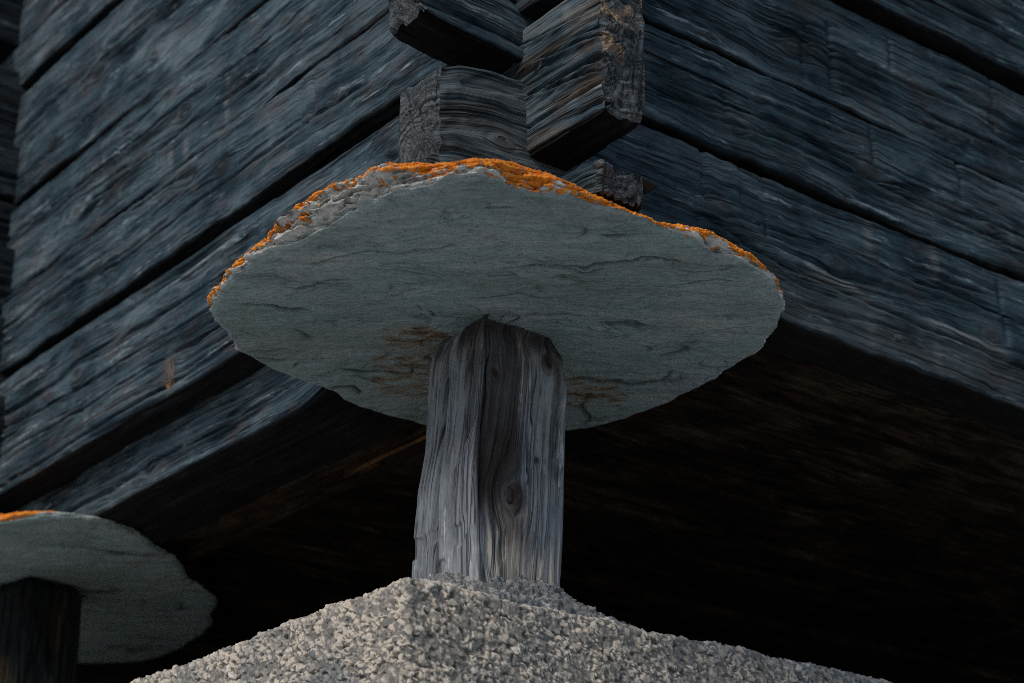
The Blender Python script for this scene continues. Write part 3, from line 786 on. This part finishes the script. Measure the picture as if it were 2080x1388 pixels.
# ------------------------------------------------------------------ posts
def make_post(name, loc, ztop, zbot, rows, seed, label, parts_fn, res=(300, 330), mat=None):
    """hewn post; rows = corner positions (across, depth) by height for left, front, right and back corner"""
    nz, ns = res
    z = np.linspace(zbot, ztop, nz)
    cor = []
    for key in ('L', 'F', 'R', 'B'):
        r_ = np.array(rows[key])
        o_ = np.argsort(r_[:, 2])
        cor.append(np.stack([np.interp(z, r_[o_, 2], r_[o_, 0]), np.interp(z, r_[o_, 2], r_[o_, 1])], -1))
    cor = np.stack(cor, 1)                                   # nz,4,2
    per = ns // 4
    t = np.arange(per) / per
    P = np.concatenate([cor[:, k][:, None] * (1 - t)[None, :, None] + cor[:, (k + 1) % 4][:, None] * t[None, :, None] for k in range(4)], 1)
    ker = np.exp(-(np.arange(-12, 13) / 5.0) ** 2); ker /= ker.sum()
    P = sum(kv * np.roll(P, s_, axis=1) for kv, s_ in zip(ker, range(-12, 13)))
    m = P.shape[1]
    dT = np.roll(P, -1, 1) - np.roll(P, 1, 1)
    N = np.stack([dT[..., 1], -dT[..., 0]], -1); N /= np.linalg.norm(N, axis=-1, keepdims=True) + 1e-9
    if (N * (P - P.mean(1, keepdims=True))).sum() < 0:
        N = -N
    seg = np.hypot(*(np.moveaxis(np.roll(P, -1, 1) - P, -1, 0)))
    v = np.concatenate([np.zeros((nz, 1)), np.cumsum(seg, 1)[:, :-1]], 1)
    Zg = np.repeat(z[:, None], m, 1)
    k = np.arange(m)[None] / per + 0 * Zg                     # 0..1 L-F, 1..2 F-R, 2..3 R-B
    disp, gz, gv, att = parts_fn(Zg, v, k, P, seed)
    P = P + N * disp[..., None]
    X = P[..., 0] * RIGHT.x + P[..., 1] * HEAD.x; Y = P[..., 0] * RIGHT.y + P[..., 1] * HEAD.y
    V = np.stack([X, Y, Zg - zbot], -1)
    grain = np.stack([gz + seed * 3.3, gv, np.full_like(gv, seed * 4.1)], -1)
    at = {'grain': grain}
    for kk in ('tan', 'pale', 'stain_or_shade'):
        at[kk] = np.clip(att.get(kk, 0) + 0 * Zg, 0, 1)
    return link_mesh(name, V, grid_quads(nz, m, True, True), mat or M_POST, None, at, loc=loc)


def post_surface(Z, v, k, P, seed):
    S = seed * 2.1
    gv = v + 0.0045 * pn(Z * 4, v * 12, S) + 0.0010 * pn(Z * 14, v * 40, S)
    gz = Z.copy()
    a = P[..., 0]
    dip = 0; kn = 0
    for (ka, kz, kr, f0, f1) in ((0.034, 2.493, 0.020, 1, 2), (0.012, 2.672, 0.008, 1, 2), (0.083, 2.712, 0.012, 1, 2), (0.066, 2.555, 0.004, 1, 2)):
        m_ = (k >= f0) & (k < f1)
        x = (Z - kz) * 0.6; y = (a - ka) * 1.15
        q = x * x + y * y
        gv = gv - np.where(m_, y * kr * kr / (q + 0.4 * kr * kr) * 0.9, 0)
        rr = np.sqrt(q)
        dip = dip + np.where(m_, -0.30 * kr * np.exp(-((rr - kr * 0.8) / (0.25 * kr)) ** 2) + 0.25 * kr * np.exp(-q / (1.7 * kr) ** 2) - 0.25 * kr * np.exp(-q / (0.25 * kr) ** 2), 0)
        kn = kn + np.where(m_, np.exp(-q / (kr * 0.7) ** 2), 0)
    disp = 0.0022 * pn(Z * 6, v * 14, S) + 0.0010 * pn(Z * 5, gv * 95, S + 1) + 0.0010 * pn(Z * 12, gv * 220, S + 2)
    disp = disp - 0.005 * np.exp(-(pn(Z * 3.0, gv * 50, S + 5) / 0.07) ** 2) * sst(0.1, 0.35, pn(Z * 5, gv * 20, S + 6))
    disp = disp - 0.0035 * sst(0.35, 0.7, pn(Z * 11, gv * 40, S + 7))
    # long vertical check in the left face
    t0 = 0.36 + 0.03 * np.sin(Z * 9) + 0.02 * pn(Z * 12, 0, S) - 0.22 * sst(2.66, 2.76, Z) * 0.3
    disp = disp - 0.034 * np.exp(-((k - t0) / 0.028) ** 2) + 0.003 * sst(0.0, -0.3, k - t0)
    # second finer check and a groove that forks at the top
    t1 = 0.50 + 0.05 * sst(2.60, 2.76, Z)
    disp = disp - 0.007 * np.exp(-((k - t1) / 0.012) ** 2) * sst(2.60, 2.66, Z)
    t2 = 1.62 + 0.03 * pn(Z * 10, 0, S + 9)
    disp = disp - 0.005 * np.exp(-((k - t2) / 0.010) ** 2) * sst(2.52, 2.56, Z) * (1 - sst(2.64, 2.70, Z))
    for (kc, za_, zb_, dp_, wd_) in ((0.17, 2.36, 2.50, 0.010, 0.016), (0.62, 2.40, 2.58, 0.010, 0.014), (0.80, 2.55, 2.74, 0.009, 0.014), (1.08, 2.45, 2.76, 0.012, 0.016),
                                     (1.52, 2.36, 2.47, 0.010, 0.013), (1.58, 2.60, 2.76, 0.012, 0.014), (1.74, 2.40, 2.66, 0.009, 0.012), (1.88, 2.52, 2.74, 0.010, 0.014)):
        kk_ = kc + 0.02 * pn(Z * 7, kc * 9, S + 80) + 0.006 * pn(Z * 40, kc * 9, S + 81)
        disp = disp - dp_ * np.exp(-((k - kk_) / wd_) ** 2) * sst(za_, za_ + 0.03, Z) * (1 - sst(zb_ - 0.03, zb_, Z))
    # hollowed dark channel right of the front arris, step below it
    ch = np.exp(-((k - 1.20) / 0.17) ** 2) * sst(2.42, 2.50, Z)
    disp = disp - 0.010 * ch
    disp = disp + 0.004 * sst(0.80, 0.95, k) * (1 - sst(1.0, 1.08, k)) * (1 - sst(2.58, 2.62, Z + 0.02 * pn(k * 9, Z * 20, S)))
    # broken chips low on the left face
    disp = disp - 0.004 * sst(0.15, 0.35, pn(Z * 22, v * 30, S + 12)) * (1 - sst(2.42, 2.50, Z)) * (k < 1.05)
    # frayed upper end
    disp = disp - 0.010 * sst(2.71, 2.76, Z + 0.03 * pn(gv * 60, Z * 5, S))
    disp = disp + dip
    wob = 0.06 * pn(Z * 9, v * 40, S + 20) + 0.06 * pn(Z * 3, v * 15, S + 22)
    stain_or_shade = sst(1.00, 1.05, k + wob) * (1 - sst(1.40, 1.50, k + wob)) * sst(2.40, 2.50, Z + 0.05 * pn(v * 60, 0, S)) * (0.72 + 0.28 * sst(-0.2, 0.3, pn(Z * 5, v * 45, S + 90)))
    stain_or_shade = np.maximum(stain_or_shade, sst(2.70, 2.745, Z + 0.03 * pn(v * 70, Z * 8, S)) * 0.85 * (k > 0.45))  # top end darkened: shade under the slate painted onto the post
    stain_or_shade = np.maximum(stain_or_shade, 0.6 * sst(0.15, 0.4, pn(Z * 3.5, v * 38, S + 61)) * sst(2.50, 2.60, Z))
    stain_or_shade = np.maximum(stain_or_shade, 0.75 * sst(0.62, 0.74, k + wob) * (1 - sst(0.80, 0.9, k + wob)) * sst(2.62, 2.68, Z))
    stain_or_shade = np.maximum(stain_or_shade, np.clip(kn * 1.5, 0, 1))
    drip = np.exp(-((k - 1.40 - 0.2 * wob) / 0.05) ** 2) * (1 - sst(2.45, 2.49, Z)) * sst(2.38, 2.42, Z)
    pale = (1 - sst(2.39, 2.45, Z - 0.03 * pn(v * 90, 0, S + 30))) * (k > 1.02) * 0.95
    pale = np.maximum(pale, 0.55 * sst(0.1, 0.4, pn(Z * 3, gv * 30, S + 33)) * sst(2.60, 2.70, Z) * (k < 1.9))
    tan = np.maximum(0.6 * drip, 0.35 * sst(1.15, 1.3, k) * (1 - sst(1.5, 1.7, k)) * (1 - sst(2.46, 2.52, Z)))
    return disp, gz, gv, {'stain_or_shade': stain_or_shade, 'pale': pale, 'tan': tan}


post_rows = {
    'L': [(-0.082, 0.0, 2.79), (-0.0787, 0.0, 2.762), (-0.0885, 0.0, 2.7495), (-0.093, 0.0, 2.690), (-0.0962, 0.0, 2.62), (-0.0984, 0.0, 2.581), (-0.1073, 0.0, 2.52), (-0.1103, 0.0, 2.453), (-0.112, 0.0, 2.394), (-0.112, 0.0, 2.30)],
    'F': [(-0.006, -0.105, 2.79), (-0.0091, -0.108, 2.745), (-0.0155, -0.113, 2.628), (-0.0212, -0.115, 2.554), (-0.0227, -0.117, 2.481), (-0.0206, -0.118, 2.374), (-0.02, -0.118, 2.30)],
    'R': [(0.096, 0.0, 2.79), (0.101, 0.0, 2.762), (0.1115, 0.0, 2.7215), (0.1165, 0.0, 2.682), (0.1125, 0.0, 2.596), (0.1108, 0.0, 2.52), (0.108, 0.0, 2.446), (0.1045, 0.0, 2.376), (0.104, 0.0, 2.30)],
    'B': [(0.005, 0.11, 2.79), (0.0, 0.12, 2.30)],
}
ZS = 2.762                                      # underside of the central slate
p1 = make_post('wooden_post', (0.0, 0.0, 2.30), 2.772, 2.30, post_rows, 1, '', post_surface)
tag(p1, 'short weathered grey post with a dark streak and a knot, on the roughcast corner', 'post', 'posts carrying the slate discs')


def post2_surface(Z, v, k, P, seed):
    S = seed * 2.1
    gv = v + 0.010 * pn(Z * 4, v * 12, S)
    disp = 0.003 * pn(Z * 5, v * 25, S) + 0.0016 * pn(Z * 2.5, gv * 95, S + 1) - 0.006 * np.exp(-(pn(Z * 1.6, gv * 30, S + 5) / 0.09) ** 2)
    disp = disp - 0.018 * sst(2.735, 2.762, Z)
    stain_or_shade = 0.6 - 0.5 * sst(0.2, 0.4, pn(Z * 4, v * 22, S)) * (1 - sst(2.45, 2.6, Z))
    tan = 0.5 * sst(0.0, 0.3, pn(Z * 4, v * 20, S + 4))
    return disp, Z.copy(), gv, {'stain_or_shade': stain_or_shade, 'tan': tan, 'pale': 0.4 * sst(0.1, 0.4, pn(Z * 3, v * 24, S + 8)) * (1 - sst(2.5, 2.6, Z))}


rows2 = {'L': [(-0.105, -0.02, 2.80), (-0.11, -0.02, 2.2)], 'F': [(0.0, -0.11, 2.80), (-0.01, -0.115, 2.2)], 'R': [(0.10, -0.01, 2.80), (0.105, -0.01, 2.2)], 'B': [(0.0, 0.11, 2.80), (0.0, 0.115, 2.2)]}
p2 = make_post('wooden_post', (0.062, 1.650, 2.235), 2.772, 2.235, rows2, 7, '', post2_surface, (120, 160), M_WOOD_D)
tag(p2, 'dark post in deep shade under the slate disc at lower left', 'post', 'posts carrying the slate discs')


# ------------------------------------------------------------------ slate discs
def make_slate(name, centre, outline, thick, lichen, seed, label, nth, nr, nrim, stains=(), ztop=0.050, rimk=1.0):
    c = np.array(centre)
    th = np.linspace(-math.pi, math.pi, nth, endpoint=False)

    def per(tab):
        tt = np.array([a for a, *_ in tab]); vv = np.array([b for _, b, *_ in tab])
        return np.interp(th, np.concatenate([tt - 2 * math.pi, tt, tt + 2 * math.pi]), np.concatenate([vv, vv, vv]))
    R = per(outline); T = per(thick); Lc = per(lichen)
    kk = np.exp(-(np.arange(-8, 9) / 4.0) ** 2); kk /= kk.sum()
    T = 1.12 * sum(w * np.roll(T, s_) for w, s_ in zip(kk, range(-8, 9)))
    R = sum(w * np.roll(R, s_) for w, s_ in zip(kk, range(-8, 9)))
    cs, sn = np.cos(th), np.sin(th)
    ex, ey = cs * R, sn * R
    S = seed * 5.7
    R = R + 0.0034 * pn(ex * 22, ey * 22, S) + 0.0020 * pn(ex * 70, ey * 70, S) + 0.0012 * pn(ex * 190, ey * 190, S)
    # ---- underside
    fr = np.concatenate([[0.0], np.linspace(0.12, 1.0, nr)])
    r = fr[:, None] * R[None]
    X = r * cs[None]; Y = r * sn[None]
    xr = X * RIGHT.x + Y * RIGHT.y; yr = X * HEAD.x + Y * HEAD.y
    xr = xr + 0.35 * yr * 0.3
    wx = xr + 0.05 * pn(xr * 6, yr * 9, S); wy = yr + 0.05 * pn(xr * 6, yr * 7, S + 4) + 0.014 * pn(xr * 25, yr * 25, S + 5) + 0.003 * pn(xr * 90, yr * 90, S + 6)
    Z = 0.004 * pn(xr * 2.2, yr * 3, S + 1) + 0.0016 * fbm(wx * 9, wy * 30, S + 2, 3)
    crk = np.zeros_like(Z)
    for q, (fx, fy, dep, wd, gate, ink) in enumerate(((1.8, 5.5, 0.0045, 0.015, 0.18, 0.9), (3.2, 9.5, 0.0045, 0.026, 0.13, 0.9), (6.5, 18.0, 0.0036, 0.046, 0.15, 0.8), (11.0, 32.0, 0.0026, 0.080, 0.16, 0.55), (19.0, 56.0, 0.0016, 0.13, 0.18, 0.3))):
        Nn = pn(wx * fx, wy * fy, S + 10 + q * 3.3)
        g_ = sst(gate, gate + 0.30, pn(xr * fx * 0.9, yr * fy * 0.40, S + 50 + q))
        line = np.exp(-(Nn / wd) ** 2) * g_
        crk = np.maximum(crk, ink * line)
        Z = Z + dep * line + np.sign(Nn) * np.exp(-np.abs(Nn) * 4) * dep * 0.55 * g_
    edge = 1 - fr[:, None]
    Z = Z * sst(0.0, 0.03, edge)
    Z = Z + 0.003 * (1 - sst(0.0, 0.015, edge))
    stain_or_shade = np.zeros_like(Z)
    for (sx, sy, sr, sa) in stains:
        q = np.hypot(X + c[0] - sx, Y + c[1] - sy) + 0.02 * pn(X * 30, Y * 30, S)
        stain_or_shade = np.maximum(stain_or_shade, sa * (1 - sst(sr * 0.5, sr, q)))
    V1 = np.stack([X, Y, Z], -1)
    # ---- rim: rough cleavage layers stacked up to the top edge, then the top surface
    s_ = np.linspace(0, 1, nrim)[:, None]
    zr = Z[-1][None] * (1 - s_) + T[None] * s_ + 0.0035 * pn(ex * 14, ey * 14, S + 60)[None] * sst(0.2, 1, s_)
    A1 = (th * R.mean())[None]
    wz = zr + 0.004 * pn(ex * 12, ey * 12, S + 66)[None] + 0.0015 * pn(ex * 45, ey * 45, S + 67)[None]
    l1_ = pn(ex[None] * 14, ey[None] * 14, wz * 110 + S); l2_ = pn(ex[None] * 30, ey[None] * 30, wz * 240 + S)
    lay = 0.0050 * np.sign(l1_) * np.minimum(1, np.abs(l1_) * 6) + 0.0032 * np.sign(l2_) * np.minimum(1, np.abs(l2_) * 6) + 0.0010 * fbm(ex[None] * 130, ey[None] * 130, wz * 350, 2)
    bul = 0.25 * T[None] * np.sin(np.pi * np.clip(s_, 0, 1)) + 0.10 * T[None] * s_
    q1_ = pn(ex[None] * 13, ey[None] * 13, zr * 75 + S); q2_ = pn(ex[None] * 34, ey[None] * 34, zr * 190 + S)
    step = 0.007 * np.sign(q1_) * np.minimum(1, np.abs(q1_) * 14) + 0.0030 * np.sign(q2_) * np.minimum(1, np.abs(q2_) * 12)
    rr = R[None] - 0.002 * sst(0, 0.3, s_) + (lay + step) * np.clip(T / 0.046, 0.10, 1)[None] * sst(0.0, 0.12, s_) * (1 - 0.6 * sst(0.65, 1.0, s_)) + bul
    Xr = rr * cs[None]; Yr = rr * sn[None]
    V2 = np.stack([Xr, Yr, zr], -1)
    f3 = np.linspace(1, 0.0, 26)[1:, None]
    zt = zr[-1][None] + (ztop - zr[-1][None]) * sst(0.0, 0.28, 1 - f3) + 0.0025 * pn(f3 * ex[None] * 50, f3 * ey[None] * 50, S) * sst(0, 0.1, f3)
    V3 = np.stack([rr[-1][None] * f3 * cs[None], rr[-1][None] * f3 * sn[None], zt], -1)
    rimv = np.concatenate([np.zeros_like(Z), np.clip(0.15 + s_ * 6, 0, 1) + 0 * zr, np.full(V3.shape[:2], 0.8)], 0)
    rimv[len(fr) - 1] = 0.15
    V = np.concatenate([V1, V2[1:], V3], 0)
    rimv = np.concatenate([np.zeros_like(Z), (np.clip(s_ * 6, 0, 1) + 0 * zr)[1:], np.full(V3.shape[:2], 0.8)], 0)
    pad = V.shape[0] - Z.shape[0]
    crk_ = np.concatenate([crk, np.zeros((pad, nth))], 0); st_ = np.concatenate([stain_or_shade, np.zeros((pad, nth))], 0)
    o = link_mesh(name, V, grid_quads(V.shape[0], nth, True), M_SLATE, None, {'rim': rimv * rimk, 'crack': crk_, 'stain_or_shade': st_}, loc=(c[0], c[1], ZS))
    # ---- lichen crust as its own thin uneven layer on the rim and top edge
    i0 = len(fr) - 1; i1 = i0 + nrim + 6
    W = V[i0:i1]
    n_ = np.cross(np.roll(W, -1, 1) - np.roll(W, 1, 1), np.gradient(W, axis=0))
    n_ /= np.linalg.norm(n_, axis=-1, keepdims=True) + 1e-12
    out = np.stack([cs, sn, 0 * cs], -1)[None]
    if (n_[3] * out[0]).sum() < 0:
        n_ = -n_
    sv = np.concatenate([np.linspace(0, 1, nrim), np.full(6, 1.0)])[:, None]
    Px, Py, Pz = W[..., 0], W[..., 1], W[..., 2]
    field = 0.50 * fbm(Px * 40, Py * 40, Pz * 70 + S, 3) + 0.55 * fbm(Px * 130, Py * 130, Pz * 200, 3)
    cov = 0.9 * sv - (1 - Lc[None]) + 0.70 * field - 0.02
    cov = cov - 0.35 * (1 - sst(0.02, 0.2, Lc))[None]
    hgt = 0.0015 * sst(0.0, 0.15, cov) * (0.7 + 1.2 * fbm(Px * 300, Py * 300, Pz * 300, 2)) - 0.0006 * (1 - sst(-0.02, 0.03, cov))
    Lv = W + n_ * hgt[..., None]
    q = grid_quads(W.shape[0], nth, True)
    keep = (cov.ravel()[q] > -0.015).all(1)
    q = q[keep]
    used, inv = np.unique(q, return_inverse=True)
    link_mesh('lichen', Lv.reshape(-1, 3)[used], inv.reshape(-1, 4), M_LICHEN, o)
    return o


OUT = [(-3.104, 0.3965), (-2.960, 0.3870), (-2.816, 0.3982), (-2.713, 0.4141), (-2.638, 0.4184), (-2.516, 0.4496), (-2.399, 0.4586), (-2.331, 0.4748), (-2.263, 0.4795), (-2.181, 0.4508), (-2.085, 0.4363), (-2.000, 0.4366), (-1.919, 0.4251), (-1.804, 0.4187), (-1.664, 0.4062), (-1.504, 0.3975), (-1.375, 0.3978), (-1.266, 0.4093), (-1.149, 0.4228), (-1.046, 0.4276), (-0.911, 0.4258), (-0.808, 0.4229), (-0.668, 0.4145), (-0.444, 0.4064), (-0.233, 0.3974), (0.010, 0.3995), (0.304, 0.4227), (0.539, 0.4475), (0.730, 0.4484), (0.917, 0.4370), (1.112, 0.4274), (1.201, 0.4154), (1.285, 0.4057), (1.423, 0.3920), (1.530, 0.3817), (1.609, 0.3801), (1.695, 0.3599), (1.857, 0.3603), (1.967, 0.3740), (2.060, 0.3814), (2.131, 0.3849), (2.197, 0.3865), (2.241, 0.3997), (2.338, 0.3981), (2.465, 0.3995), (2.604, 0.4147), (2.773, 0.4065), (2.979, 0.4040)]
THK = [(2.2, 0.010), (2.45, 0.010), (2.604, 0.0126), (2.773, 0.0175), (2.979, 0.020), (-3.104, 0.0291), (-2.96, 0.0489), (-2.816, 0.0502), (-2.713, 0.0483), (-2.638, 0.052), (-2.516, 0.0374), (-2.399, 0.0305), (-2.331, 0.0249), (-2.263, 0.0237), (-2.181, 0.0297), (-2.085, 0.0283), (-2.0, 0.0184), (-1.919, 0.014), (-1.804, 0.008), (-1.664, 0.008), (-1.504, 0.017), (-1.375, 0.028), (-1.266, 0.0227), (-1.149, 0.0144), (-1.046, 0.0140), (-0.911, 0.010), (-0.5, 0.012), (0.5, 0.014), (1.5, 0.012)]
LCH = [(2.0, 0.0), (2.2, 0.05), (2.27, 0.7), (2.36, 0.5), (2.42, 0.0), (2.55, 0.4), (2.70, 0.6), (2.85, 0.55), (3.0, 0.55), (-3.10, 0.50), (-2.96, 0.42), (-2.9, 0.55), (-2.816, 0.40), (-2.713, 0.34), (-2.638, 0.40), (-2.52, 0.55), (-2.4, 0.62), (-2.331, 0.72), (-2.263, 0.80), (-2.181, 0.95), (-2.085, 1.0), (-2.0, 0.95), (-1.9, 0.85), (-1.78, 0.85), (-1.664, 0.8), (-1.504, 0.65), (-1.375, 0.62), (-1.2, 0.6), (-1.1, 0.55), (-0.98, 0.35), (-0.88, 0.1), (-0.6, 0.0), (1.0, 0.0)]
LCH = sorted((a if a <= math.pi else a - 2 * math.pi, b) for a, b in LCH)
THK = sorted(THK)
sl1 = make_slate('slate_disc', (-0.02, -0.03), OUT, THK, LCH, 1, '', 1800, 230, 58,
                 stains=[(0.0, 0.215, 0.085, 1.0), (-0.05, 0.16, 0.06, 0.9), (-0.10, 0.06, 0.06, 1.0), (-0.07, 0.09, 0.07, 0.9), (0.26, 0.08, 0.08, 1.0), (0.2, 0.1, 0.06, 0.8), (0.03, 0.16, 0.09, 0.8), (-0.3275, 0.1596, 0.010, 1.0)])
tag(sl1, 'large grey-green slate disc with a bright orange lichen rim on the central post', 'stone slab', 'slate discs under the granary')

pts2 = [(-0.206, 1.27), (-0.134, 1.167), (-0.075, 1.14), (-0.011, 1.143), (0.123, 1.231), (0.299, 1.402), (0.49, 1.626), (0.568, 1.871), (0.57, 2.114), (0.468, 2.226), (0.25, 2.30), (0.0, 2.26), (-0.25, 2.08), (-0.40, 1.80), (-0.38, 1.52), (-0.30, 1.36)]
c2 = np.array((0.06, 1.70))
out2 = sorted((math.atan2(b - c2[1], a - c2[0]), math.hypot(b - c2[1], a - c2[0]) - 0.026) for a, b in pts2)
thk2 = [(-3.1, 0.03), (-2.2, 0.018), (-2.0, 0.015), (-1.85, 0.008), (-1.7, 0.007), (-1.2, 0.008), (-0.5, 0.012), (1.0, 0.012), (2.5, 0.02)]
lch2 = [(-3.1, 0.3), (-2.4, 0.85), (-2.15, 1.0), (-2.02, 0.9), (-1.90, 0.0), (2.5, 0.0)]
sl2 = make_slate('slate_disc', tuple(c2), out2, thk2, lch2, 2, '', 700, 70, 14, rimk=0.35)
tag(sl2, 'slate disc out of focus at lower left, with one orange lichen patch', 'stone slab', 'slate discs under the granary')
